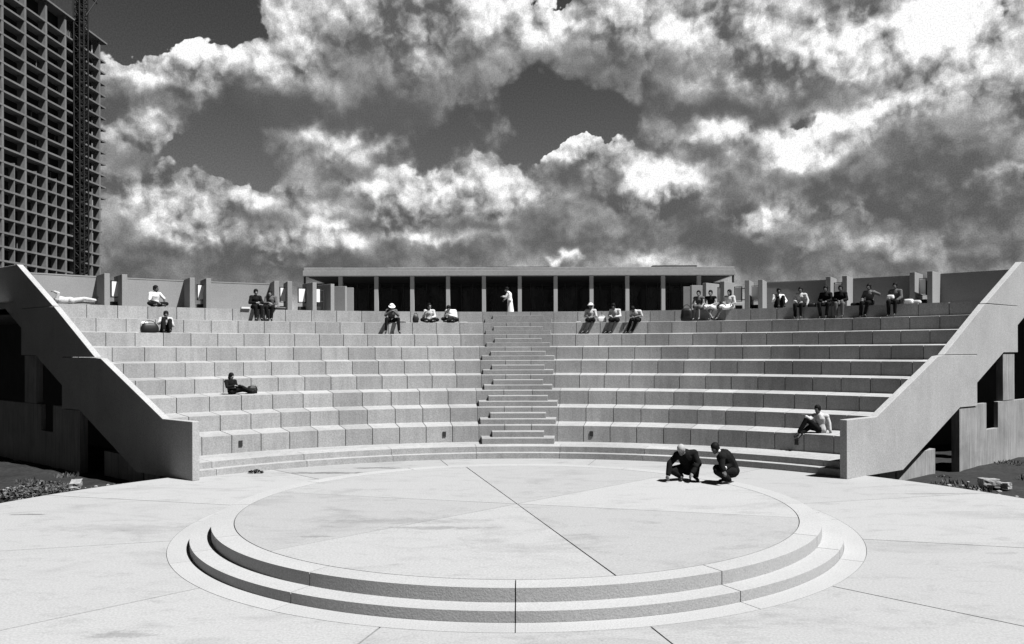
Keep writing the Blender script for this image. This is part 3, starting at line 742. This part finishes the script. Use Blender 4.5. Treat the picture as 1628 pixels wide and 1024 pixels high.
# ------------------------------------------------------------------ people
def hull(bm, p, q, r1, r2, sq=(1, 1, 1)):
    p, q = Vector(p), Vector(q); t_ = bmesh.new()
    bmesh.ops.create_icosphere(t_, subdivisions=2, radius=r1, matrix=Matrix.Translation(p) @ Matrix.Diagonal((*sq, 1)))
    if (q-p).length > 1e-4:
        bmesh.ops.create_icosphere(t_, subdivisions=2, radius=r2, matrix=Matrix.Translation(q) @ Matrix.Diagonal((*sq, 1)))
        r_ = bmesh.ops.convex_hull(t_, input=t_.verts[:])
        bmesh.ops.delete(t_, geom=list({g for g in r_['geom_interior'] if isinstance(g, bmesh.types.BMVert)}), context='VERTS')
    me = bpy.data.meshes.new('tmp'); t_.to_mesh(me); t_.free(); bm.from_mesh(me); bpy.data.meshes.remove(me)
def ell(bm, c, r):
    bmesh.ops.create_icosphere(bm, subdivisions=3, radius=1, matrix=Matrix.Translation(c) @ Matrix.Diagonal((*r, 1)))
def ellm(bm, m, c, r):
    bmesh.ops.create_icosphere(bm, subdivisions=3, radius=1, matrix=m @ Matrix.Translation(c) @ Matrix.Diagonal((*r, 1)))
def remeshed(name, bm, mat, voxel, parent=None, sm=2):
    me = bpy.data.meshes.new(name); bm.to_mesh(me); bm.free()
    o_ = bpy.data.objects.new(name, me); C.objects.link(o_)
    mo = o_.modifiers.new('r', 'REMESH'); mo.mode = 'VOXEL'; mo.voxel_size = voxel; mo.use_smooth_shade = True
    if sm: s_ = o_.modifiers.new('s', 'SMOOTH'); s_.factor = .5; s_.iterations = sm
    dg = bpy.context.evaluated_depsgraph_get(); dg.update()
    nm = bpy.data.meshes.new_from_object(o_.evaluated_get(dg))
    o_.modifiers.clear(); o_.data = nm; bpy.data.meshes.remove(me); nm.name = name
    nm.materials.clear(); nm.materials.append(M[mat])
    for p in nm.polygons: p.use_smooth = True
    if parent: o_.parent = parent
    return o_

SIT = dict(pelvis=(0, .14, .11), waist=(0, .16, .25), chest=(0, .15, .42), neck=(0, .12, .56), head=(0, .08, .69),
           shl=(-.175, .14, .50), shr=(.175, .14, .50), ell=(-.24, .05, .26), elr=(.24, .05, .26), wrl=(-.14, -.18, .20), wrr=(.14, -.18, .20),
           hpl=(-.09, .13, .10), hpr=(.09, .13, .10), knl=(-.12, -.30, .09), knr=(.12, -.30, .09), anl=(-.11, -.29, -.38), anr=(.11, -.29, -.38), tol=(-.12, -.45, -.46), tor=(.12, -.45, -.46))
CROSS = dict(SIT, knl=(-.33, -.14, .12), knr=(.33, -.14, .12), anl=(.10, -.28, .07), anr=(-.10, -.30, .07), tol=(.22, -.30, .05), tor=(-.22, -.32, .05))
KNEES = dict(SIT, knl=(-.10, -.22, .46), knr=(.12, -.20, .44), anl=(-.10, -.42, .08), anr=(.12, -.42, .08), tol=(-.10, -.58, .04), tor=(.12, -.58, .04), wrl=(-.06, -.24, .36), wrr=(.10, -.22, .36))
def person(label, loc, yaw, pose, top, bottom, hair='hair', skin='skin', scale=1.0, hat=None, longhair=False, look=0, nod=0, dress=None, bulk=0.010, sleeves='long', legs='trousers', group=None, tilt=None, shoes='leather', female=False, cuffs=False, collar=False):
    J = {k: Vector(v) for k, v in pose.items()}
    V = Vector
    root_m = Matrix.Translation(loc) @ Matrix.Rotation(yaw, 4, 'Z') @ Matrix.Scale(scale, 4)
    body = bmesh.new()
    sw = .9 if female else 1
    tor = [('pelvis', 'waist', .125, .115), ('waist', 'chest', .115, .135), ('chest', 'neck', .12, .06)]
    def torso(b, e=0.0):
        hull(b, J['pelvis'], J['waist'], .125*sw+e, .105*sw+e, (1.12, .85, 1)); hull(b, J['waist'], J['chest'], .105*sw+e, .135*sw+e, (1.12, .82, 1))
        hull(b, J['shl'], J['shr'], .058+e, .058+e); hull(b, J['chest'], J['neck']*.35+J['chest']*.65+V((0, 0, .03)), .12*sw+e, .09*sw+e)
    def arm(b, s, e=0.0, upto=1.0):
        a, m_, w_ = J['sh'+s], J['el'+s], J['wr'+s]
        hull(b, a, m_, .052*sw+e, .040*sw+e)
        if upto > .5: hull(b, m_, m_.lerp(w_, upto), .041*sw+e, (.041-.013*upto)*sw+e)
    def leg(b, s, e=0.0, upto=.97):
        a, m_, w_ = J['hp'+s], J['kn'+s], J['an'+s]
        hull(b, a, m_, .085*sw+e, .056*sw+e); hull(b, m_, m_.lerp(w_, upto), .056*sw+e, .038*sw+e)
    torso(body); [arm(body, s) for s in 'lr']; [leg(body, s) for s in 'lr']
    hull(body, J['neck'].lerp(J['chest'], .2), J['neck'].lerp(J['head'], .55), .056, .048)
    hull(body, J['hpl'], J['hpr'], .10*sw, .10*sw)
    # head frame
    up = (J['head']-J['neck']).normalized(); 
    hm = Matrix.Translation(J['head']) @ Matrix.Rotation(look, 4, 'Z') @ Matrix.Rotation(nod, 4, 'X')
    if tilt: hm = hm @ Matrix.Rotation(tilt, 4, 'Y')
    ellm(body, hm, (0, .012, .035), (.074, .093, .088)); ellm(body, hm, (0, -.018, -.035), (.058, .068, .075))
    ellm(body, hm, (0, -.062, -.078), (.026, .024, .022))                       # chin
    ellm(body, hm, (0, -.093, -.018), (.013, .022, .024)); ellm(body, hm, (0, -.078, .018), (.05, .016, .014))   # nose, brow
    for s in (-1, 1): ellm(body, hm, (s*.076, .008, -.01), (.012, .022, .032))   # ears
    ellm(body, hm, (0, -.080, -.052), (.024, .012, .010))                        # lips
    # hands: palm, four fingers of unequal length and a thumb off the side
    for s, sg in (('l', -1), ('r', 1)):
        w_ = J['wr'+s]; dirv = (w_-J['el'+s]).normalized(); side_ = dirv.cross(V((0, 0, 1)))
        if side_.length < .1: side_ = V((1, 0, 0))
        side_.normalize(); dn = side_.cross(dirv).normalized()
        if dn.z > 0: dn = -dn
        pc = w_+dirv*.05
        hull(body, w_, pc, .024, .026); hull(body, pc-side_*.022, pc+side_*.022, .017, .017)
        for k, ln in enumerate((.062, .074, .070, .054)):
            b0 = pc+side_*(-.030+.020*k)+dirv*.022; b1 = b0+dirv*ln*.55+dn*.014; b2 = b1+dirv*ln*.3+dn*ln*.45
            hull(body, b0, b1, .0105, .0095); hull(body, b1, b2, .0095, .0085)
        t0 = w_+dirv*.018-side_*sg*.024; t1 = t0-side_*sg*.026+dirv*.03+dn*.012; t2 = t1+dirv*.03+dn*.008
        hull(body, t0, t1, .013, .011); hull(body, t1, t2, .011, .009)
        # foot
        a_, t_ = J['an'+s], J['to'+s]
        hull(body, a_, a_.lerp(t_, .9), .036, .026)
    B = remeshed('person', body, skin, .0085, sm=1)
    kids = []
    # facial features as small parts on the surface
    fb = bmesh.new()
    for s in (-1, 1): ellm(fb, hm, (s*.029, -.082, .002), (.012, .008, .007))
    ellm(fb, hm, (0, -.0905, -.052), (.02, .004, .003))
    kids.append(obj('facial_features', fb, 'hair'))
    # shirt
    b = bmesh.new(); torso(b, .014+bulk)
    if sleeves != 'none': [arm(b, s, .014+bulk*.6, .93 if sleeves == 'long' else .0) for s in 'lr']
    if sleeves == 'long': hull(b, J['chest'], J['neck'].lerp(J['chest'], .25), .12*sw, .062)
    kids.append(remeshed('shirt', b, top, .012))
    if dress == 'skirt':
        b = bmesh.new(); hull(b, J['hpl'], J['hpr'], .125, .125)
        for s in 'lr': hull(b, J['hp'+s], J['hp'+s].lerp(J['kn'+s], .92), .115, .105)
        k_ = J['knl'].lerp(J['knr'], .5); h_ = J['hpl'].lerp(J['hpr'], .5); hull(b, h_, h_.lerp(k_, .9), .11, .095)
        kids.append(remeshed('skirt', b, bottom, .014))
    elif dress == 'gown':
        b = bmesh.new(); k_ = J['anl'].lerp(J['anr'], .5); hull(b, J['pelvis'], J['pelvis'].lerp(k_, .8), .135, .20)
        kids.append(remeshed('skirt', b, bottom, .014))
    else:
        b = bmesh.new(); hull(b, J['hpl'], J['hpr'], .117*sw, .117*sw); hull(b, J['pelvis'], J['pelvis'].lerp(J['waist'], .6), .135*sw, .118*sw, (1.12, .85, 1))
        for s in 'lr': leg(b, s, .016+bulk*.6, .93)
        kids.append(remeshed('trousers', b, bottom, .012))
    if shoes:
        b = bmesh.new()
        for s in 'lr': a_, t_ = J['an'+s], J['to'+s]; hull(b, a_.lerp(t_, -.12)-V((0, 0, .02)), a_.lerp(t_, 1.05)-V((0, 0, .0)), .043, .036)
        kids.append(remeshed('shoes', b, shoes, .012))
    if cuffs:
        b = bmesh.new()
        for s in 'lr': hull(b, J['el'+s].lerp(J['wr'+s], .9), J['el'+s].lerp(J['wr'+s], 1.03), .047, .043)
        if collar: hull(b, J['neck']+V((-.02, .03, -.0)), J['neck'].lerp(J['head'], .35)+V((0, .015, 0)), .078, .066)
        kids.append(remeshed('shirt_cuffs', b, 'white', .010))
    b = bmesh.new()
    ellm(b, hm, (0, .026, .060), (.091, .106, .092)); ellm(b, hm, (0, .065, .0), (.083, .062, .08)); [ellm(b, hm, (s*.06, .02, .02), (.032, .06, .055)) for s in (-1, 1)]
    if longhair:
        ellm(b, hm, (0, .06, -.05), (.085, .06, .10)); ellm(b, hm, (-.055, .03, -.03), (.035, .05, .08)); ellm(b, hm, (.055, .03, -.03), (.035, .05, .08))
    kids.append(remeshed('hair', b, hair, .010))
    if hat:
        b = bmesh.new(); ellm(b, hm, (0, .02, .075), (.105, .115, .085)); ellm(b, hm, (0, -.02, .05), (.15, .17, .018))
        kids.append(remeshed('hat', b, hat, .010))
    for k_ in kids: k_.parent = B
    B.matrix_world = root_m
    tag(B, label, 'person', group)
    return B, J, root_m

def rowpt(px, row, back=0.0, z=None):
    """point above the front edge of a tier seen at photo column px; back = metres behind the edge"""
    rf, z1 = ROW[row] if row in ROW else (r9, ZD)
    u = (px-PX0)/FPX; r_ = rf+back; A = 1+u*u; B_ = -2*(u*XC+DC); Cc = XC*XC+DC*DC-r_*r_
    Y = (-B_+math.sqrt(B_*B_-4*A*Cc))/(2*A); x = u*Y; a = math.atan2(x-XC, Y-DC)
    return Vector((x, Y, (z1+SG*back) if z is None else z)), -a
def P(px, row, back, label, pose, top, bottom, dyaw=0, group='people sitting on the tiers', dz=0, **k):
    loc, yaw = rowpt(px, row, back); loc.z += dz
    return person(label, loc, yaw+R(dyaw), pose, top, bottom, group=group, **k)
def mod(base, **k): return dict(base, **k)
T9 = 9
# --- left side of the top tier
LIE = dict(pelvis=(0, 0, .12), waist=(-.16, 0, .12), chest=(-.34, 0, .13), neck=(-.50, 0, .13), head=(-.63, 0, .12),
           shl=(-.46, -.16, .14), shr=(-.46, .16, .14), ell=(-.42, -.20, .36), elr=(-.28, .22, .12), wrl=(-.52, -.05, .42), wrr=(-.05, .14, .18),
           hpl=(.03, -.09, .11), hpr=(.03, .09, .11), knl=(.44, -.10, .20), knr=(.44, .10, .12), anl=(.84, -.02, .16), anr=(.84, .10, .07), tol=(.90, -.03, .30), tor=(.90, .11, .22))
loc, yaw = rowpt(112, 9, .30)
person('person lying on the parapet ledge at far left in pale clothes, dark shoes crossed', loc, yaw-R(4), LIE, 'pale', 'pale', bulk=.002, group='people sitting on the tiers', look=0, nod=-R(80))
P(249, 9, .36, 'person in a white shirt sitting cross-legged on the top ledge leaning on one arm', mod(CROSS, elr=(.33, .12, .34), wrr=(.36, .08, .08), wrl=(-.02, -.22, .16), head=(.02, .08, .70)), 'white', 'black', dyaw=8, skin='skind', look=.6, sleeves='short')
P(264, 7, .62, 'person with knees drawn up beside a dark bag, pale shirt and black trousers', mod(KNEES, head=(0, .0, .66), neck=(0, .06, .55), ell=(-.24, .0, .34), wrl=(-.06, -.16, .44), wrr=(.03, -.16, .52)), 'pale', 'black', skin='skind', dyaw=-10, nod=.2)
P(408, 9, .02, 'person in a black jacket sitting on the top ledge holding a small camera, curly hair', mod(SIT, wrl=(-.06, -.12, .26), wrr=(.08, -.12, .28), ell=(-.26, .06, .26), elr=(.25, .04, .27)), 'black', 'black', dyaw=6, nod=.25, longhair=False)
P(430, 9, .06, 'person in dark clothes leaning towards a long black bag on the top ledge', mod(SIT, head=(-.02, .04, .66), wrl=(-.02, -.14, .26), wrr=(.22, -.02, .18), anl=(-.06, -.26, -.38), anr=(.08, -.27, -.38)), 'grey', 'black', dyaw=-18, hair='hair', longhair=True, nod=.2)
# --- reader low on the left
RD = mod(SIT, pelvis=(-.05, .10, .11), chest=(-.10, .13, .42), waist=(-.08, .12, .26), neck=(-.10, .10, .56), head=(-.08, .06, .69), shl=(-.27, .10, .50), shr=(.07, .12, .50),
         hpl=(-.08, .02, .11), hpr=(-.02, .16, .11), knl=(.32, -.02, .26), knr=(.36, .12, .16), anl=(.68, -.06, .08), anr=(.72, .06, .07), tol=(.78, -.10, .14), tor=(.82, .05, .15),
         ell=(-.28, -.04, .30), elr=(.10, -.02, .28), wrl=(-.04, -.12, .34), wrr=(.20, -.10, .34))
P(372, 3, .45, 'person in dark clothes reading with legs stretched along a lower tier on the left', RD, 'black', 'black', dyaw=4, scale=.86, longhair=True, look=.5, nod=.3)
# --- centre group on the eighth tier
P(623, 8, .02, 'person in a floppy white hat bent over knees, feet on the tier below', mod(SIT, knl=(-.24, -.28, .14), knr=(.24, -.28, .14), anl=(-.27, -.30, -.36), anr=(.27, -.30, -.36), tol=(-.30, -.44, -.45), tor=(.30, -.44, -.45), chest=(0, .06, .40), neck=(0, .0, .54), head=(0, -.05, .64), wrl=(-.05, -.20, .46), wrr=(.07, -.20, .46), ell=(-.26, -.06, .30), elr=(.26, -.06, .30)), 'grey', 'black', hat='white', nod=.5)
P(683, 8, .36, 'person in a pale shirt sitting cross-legged beside a small dark bag', mod(CROSS, wrl=(-.20, -.16, .40), ell=(-.26, .0, .22), wrr=(.10, -.20, .22)), 'pale', 'black', look=.4, skin='skin')
P(716, 8, .36, 'person in a white top crouching forward over a camera next to the cross-legged sitter', mod(CROSS, chest=(.02, .06, .40), neck=(-.02, .0, .52), head=(-.07, -.05, .60), wrl=(-.10, -.20, .34), wrr=(.0, -.22, .32), knl=(-.30, -.16, .16)), 'white', 'black', dyaw=-12, nod=.5)
WALK = dict(pelvis=(0, 0, .92), waist=(-.02, 0, 1.06), chest=(-.06, 0, 1.26), neck=(-.12, 0, 1.41), head=(-.18, -.01, 1.52), shl=(-.10, -.16, 1.36), shr=(-.08, .16, 1.36), ell=(-.22, -.18, 1.12), elr=(-.18, .18, 1.12), wrl=(-.38, -.12, 1.14), wrr=(-.32, .10, .98),
            hpl=(0, -.09, .90), hpr=(0, .09, .90), knl=(-.10, -.09, .50), knr=(.06, .09, .50), anl=(-.12, -.09, .08), anr=(.20, .09, .10), tol=(-.26, -.09, .04), tor=(.06, .09, .04))
pw = atdepth(811, 500, 43.0)
person('person in a long white dress walking past the pavilion above the central stair', (pw.x, 43.0, ZD+.05), 0, WALK, 'white', 'white', dress='gown', look=-1.4, nod=.3, female=True, scale=.98)
LEAN = mod(SIT, anl=(-.30, -.22, -.38), anr=(-.10, -.24, -.38), tol=(-.38, -.34, -.46), tor=(-.18, -.36, -.46), wrl=(-.08, -.20, .22), wrr=(.08, -.22, .22))
P(939, 8, .02, 'person in a round white cap and pale blouse with a black skirt, legs hanging down', LEAN, 'pale', 'black', dress='skirt', hat='white', female=True, skin='skind', sleeves='short')
P(977, 8, .02, 'person with black hair and patterned pale shirt sitting between two bags on the eighth tier', mod(LEAN, head=(-.05, .0, .66), neck=(-.02, .06, .55)), 'pale', 'black', dress='skirt', female=True, skin='skind', nod=.4, dyaw=-6, longhair=True)
P(1011, 8, .04, 'person bent far forward over the knees, rightmost of the centre group', mod(LEAN, chest=(0, .04, .36), neck=(-.04, -.06, .46), head=(-.10, -.14, .52), shl=(-.17, -.02, .44), shr=(.17, .02, .44)), 'pale', 'black', dyaw=-10, nod=.7, skin='skind', sleeves='short')
# --- right group on the top ledge
P(1110, 9, .02, 'person in a sleeveless dark top sitting beside large dark bags on the top ledge', mod(SIT, wrl=(-.10, -.16, .26), wrr=(.22, -.20, .16), knl=(-.06, -.30, .12)), 'grey', 'grey', female=True, dyaw=-8, sleeves='none', longhair=False, dress='skirt')
P(1129, 9, .02, 'person in a dark top with bare crossed legs on the top ledge', mod(SIT, anl=(.16, -.30, -.36), tol=(.24, -.40, -.44), anr=(.02, -.28, -.40), tor=(.04, -.42, -.46), wrl=(-.12, -.2, .2)), 'black', 'white', female=True, dyaw=-6, sleeves='none', dress='skirt')
P(1159, 9, .02, 'person in a white skirt with legs stretched to the left, long dark hair', mod(SIT, knl=(-.30, -.26, .08), knr=(-.22, -.30, .06), anl=(-.56, -.28, -.34), anr=(-.44, -.32, -.38), tol=(-.66, -.34, -.40), tor=(-.52, -.40, -.44)), 'pale', 'white', female=True, dress='skirt', longhair=True, skin='skin', sleeves='short', look=-.5)
P(1239, 9, .62, 'person in a white shirt reclining with black trousered knees drawn up on the ledge', mod(KNEES, wrl=(-.12, -.22, .44), wrr=(.20, .0, .20), elr=(.30, .12, .30)), 'white', 'black', dyaw=20, nod=.1, skin='skind')
P(1272, 9, .02, 'person in a pale shirt with black trousers, legs hanging, leaning on the right arm', mod(SIT, elr=(.27, .14, .28), wrr=(.26, .04, .06), wrl=(-.10, -.20, .22)), 'pale', 'black', dyaw=-4, skin='skind', look=.1)
P(1312, 9, .02, 'person in a black sweater sitting with elbows on knees, left of the dark pair', mod(SIT, knl=(-.16, -.30, .09), knr=(.18, -.30, .09), wrl=(-.04, -.20, .18), wrr=(.10, -.22, .20)), 'black', 'black', dyaw=-2, skin='skind')
P(1336, 9, .02, 'person in a black sweater and light trousers, right of the dark pair', mod(SIT, wrl=(-.04, -.2, .2), wrr=(.12, -.2, .22)), 'black', 'grey', dyaw=4, skin='skind', longhair=False)
P(1380, 9, .02, 'person in a grey shirt raising one elbow high on the top ledge', mod(SIT, elr=(.42, .02, .40), wrr=(.20, -.08, .50), chest=(.02, .14, .42), anl=(-.16, -.26, -.38), anr=(.0, -.28, -.38)), 'grey', 'black', dyaw=-10, skin='skind')
P(1422, 9, .02, 'person in a grey shirt with a white bag on the lap, rightmost sitter', mod(SIT, wrl=(-.14, -.18, .24), wrr=(.14, -.16, .14)), 'grey', 'black', dyaw=-4, skin='skind')
# --- person low on the right
RC = mod(SIT, pelvis=(.05, .10, .11), waist=(.05, .12, .26), chest=(.03, .10, .43), neck=(-.02, .06, .57), head=(-.05, .02, .70), shl=(-.14, .08, .51), shr=(.20, .10, .50),
         hpl=(-.02, .04, .11), hpr=(.05, .16, .11), knl=(-.34, -.10, .42), knr=(-.28, .06, .16), anl=(-.56, -.16, .02), anr=(-.50, -.18, -.02), tol=(-.66, -.24, -.10), tor=(-.58, -.30, -.14),
         ell=(-.26, -.08, .42), wrl=(-.36, -.14, .50), elr=(.27, .10, .30), wrr=(.30, .06, .08))
P(1302, 1, .30, 'person in a pale shirt reclining on the lowest tier beside the right side wall', RC, 'pale', 'black', dyaw=14, skin='skind', nod=.1, look=-.4)
# --- the two crouching men
x, y = onground(1090, 764, 2*SR)
CR1 = dict(pelvis=(.06, .16, .26), waist=(.04, .06, .40), chest=(.0, -.04, .56), neck=(-.05, -.16, .66), head=(-.12, -.22, .72), shl=(-.20, -.10, .60), shr=(.18, -.06, .64), ell=(-.38, -.20, .42), elr=(.28, -.18, .42), wrl=(-.42, -.30, .17), wrr=(.12, -.32, .22),
           hpl=(-.06, .14, .26), hpr=(.14, .14, .26), knl=(-.34, -.16, .26), knr=(.22, -.22, .36), anl=(-.10, .02, .09), anr=(.22, .0, .09), tol=(-.12, -.16, .04), tor=(.26, -.18, .04))
person('grey haired person in a dark suit crouching and touching the stage floor', (x, y, 2*SR), R(-8), CR1, 'black', 'black', hair='greyhair', skin='skin', nod=.75, look=-.3, group='crouching people on the stage', scale=1.0, bulk=.03, cuffs=True)
x, y = onground(1155, 768, 2*SR)
CR2 = dict(pelvis=(.16, .14, .26), waist=(.10, .08, .42), chest=(-.04, .0, .58), neck=(-.19, -.05, .71), head=(-.30, -.08, .79), shl=(-.18, -.18, .62), shr=(.02, .14, .66), ell=(-.20, -.26, .44), elr=(.16, .10, .44), wrl=(-.18, -.34, .34), wrr=(-.08, -.16, .38),
           hpl=(.14, .04, .26), hpr=(.18, .2, .26), knl=(-.28, -.18, .30), knr=(-.20, .12, .32), anl=(.02, -.10, .09), anr=(.08, .14, .09), tol=(-.16, -.16, .04), tor=(-.12, .10, .04))
person('dark haired person in a black suit with a white collar squatting on the stage', (x, y, 2*SR), R(4), CR2, 'black', 'black', skin='skind', nod=.45, look=-.9, group='crouching people on the stage', scale=1.0, bulk=.032, cuffs=True, collar=True)

# ------------------------------------------------------------------ belongings
def bag(label, px, row, back, w_, d_, h_, mat='leather', dyaw=0, name='bag', cat='bag', handle=True, dz=0):
    loc, yaw = rowpt(px, row, back)
    root = thing(name, label, cat, loc, yaw+R(dyaw))
    b = bmesh.new(); box(b, -w_/2, w_/2, -d_/2, d_/2, 0, h_)
    bmesh.ops.subdivide_edges(b, edges=b.edges[:], cuts=3, use_grid_fill=True)
    for v in b.verts:
        t_ = v.co.z/h_; v.co.x *= 1-.22*t_; v.co.y *= 1-.3*t_; v.co += Vector((noise.noise(v.co*9), noise.noise(v.co*9+Vector((5, 0, 0))), .4*noise.noise(v.co*7)))*min(w_, h_)*.12
        c_ = v.co-Vector((0, 0, h_*.45)); e_ = math.sqrt((c_.x/w_*2)**2+(c_.y/d_*2)**2+(c_.z/h_*2)**2)
        if e_ > .9: v.co = v.co.lerp(Vector((0, 0, h_*.45))+c_/e_*1.15, .5)
        v.co.z = max(v.co.z, .003)
    obj('body', b, mat, root, smooth=True)
    if handle:
        b = bmesh.new(); pts = [Vector((w_*.3*math.cos(math.pi*i/8), 0, h_*.92+h_*.35*math.sin(math.pi*i/8))) for i in range(9)]
        for p, q in zip(pts[:-1], pts[1:]): tube(b, p, q, .012, 6)
        obj('handle', b, mat, root)
    return root
bag('low black camera bag beside the person with drawn up knees', 238, 7, .25, .62, .3, .34)
bag('crumpled white cloth lying behind the camera bag on the left', 230, 7, .5, .30, .2, .40, 'white', handle=False, name='folded_cloth', cat='cloth')
bag('long black bag lying on the top ledge right of the leaning person', 445, 9, .25, .62, .25, .13, handle=False)
bag('small upright dark bag on the eighth tier left of the cross-legged sitter', 661, 8, .2, .26, .2, .32)
bag('white shopping bag with a dark top on the eighth tier', 957, 8, .2, .40, .2, .24, 'white')
bag('large dark bag on the eighth tier beside the legs of the sleeveless sitter', 1092, 8, .75, .50, .30, .55, dyaw=5)
bag('dark handbag behind the people on the top ledge', 1146, 9, .25, .34, .2, .22)
bag('dark bag with white papers between two sitters on the top ledge', 1291, 9, .12, .36, .25, .16, handle=False)
bag('small dark bag left of the elbow raising person', 1360, 9, .2, .36, .2, .12, handle=False)
bag('white bag resting on the lap of the rightmost sitter', 1416, 9, -.12, .28, .16, .16, 'white', handle=False).location.z += .2
bag('white rumpled bag at the right end of the sitters', 1445, 9, .2, .36, .25, .18, 'white', handle=False)
bag('pale rumpled bag beside the white one near the open frame', 1457, 9, .3, .36, .25, .13, 'pale', handle=False)
bag('boxy black case on the lower tier at the reader\'s feet', 401, 3, .62, .34, .25, .26, handle=False, name='case', cat='case')
bag('thin dark strap case lying beside the white hatted person', 638, 8, .12, .42, .08, .05, handle=False, name='strap_case', cat='case')
def paper(label, px, row, back, w_, d_, h_=.02):
    loc, yaw = rowpt(px, row, back); b = bmesh.new(); box(b, -w_/2, w_/2, -d_/2, d_/2, .01, .01+h_); box(b, -w_/2+.01, w_/2-.02, -d_/2+.01, d_/2-.01, .012+h_, .02+h_)
    o_ = obj('paper_stack', b, 'paper'); o_.location = loc; o_.rotation_euler = (0, 0, yaw); tag(o_, label, 'papers')
paper('white papers on the top ledge left of the curly haired person', 390, 9, .05, .34, .25, .06)
paper('white sheet on the eighth tier right of the crouching white top', 737, 8, .1, .34, .2)
paper('white sheet on the eighth tier left of the capped person', 920, 8, .08, .18, .14, .03)

# ------------------------------------------------------------------ render settings
sc.render.engine = 'CYCLES'
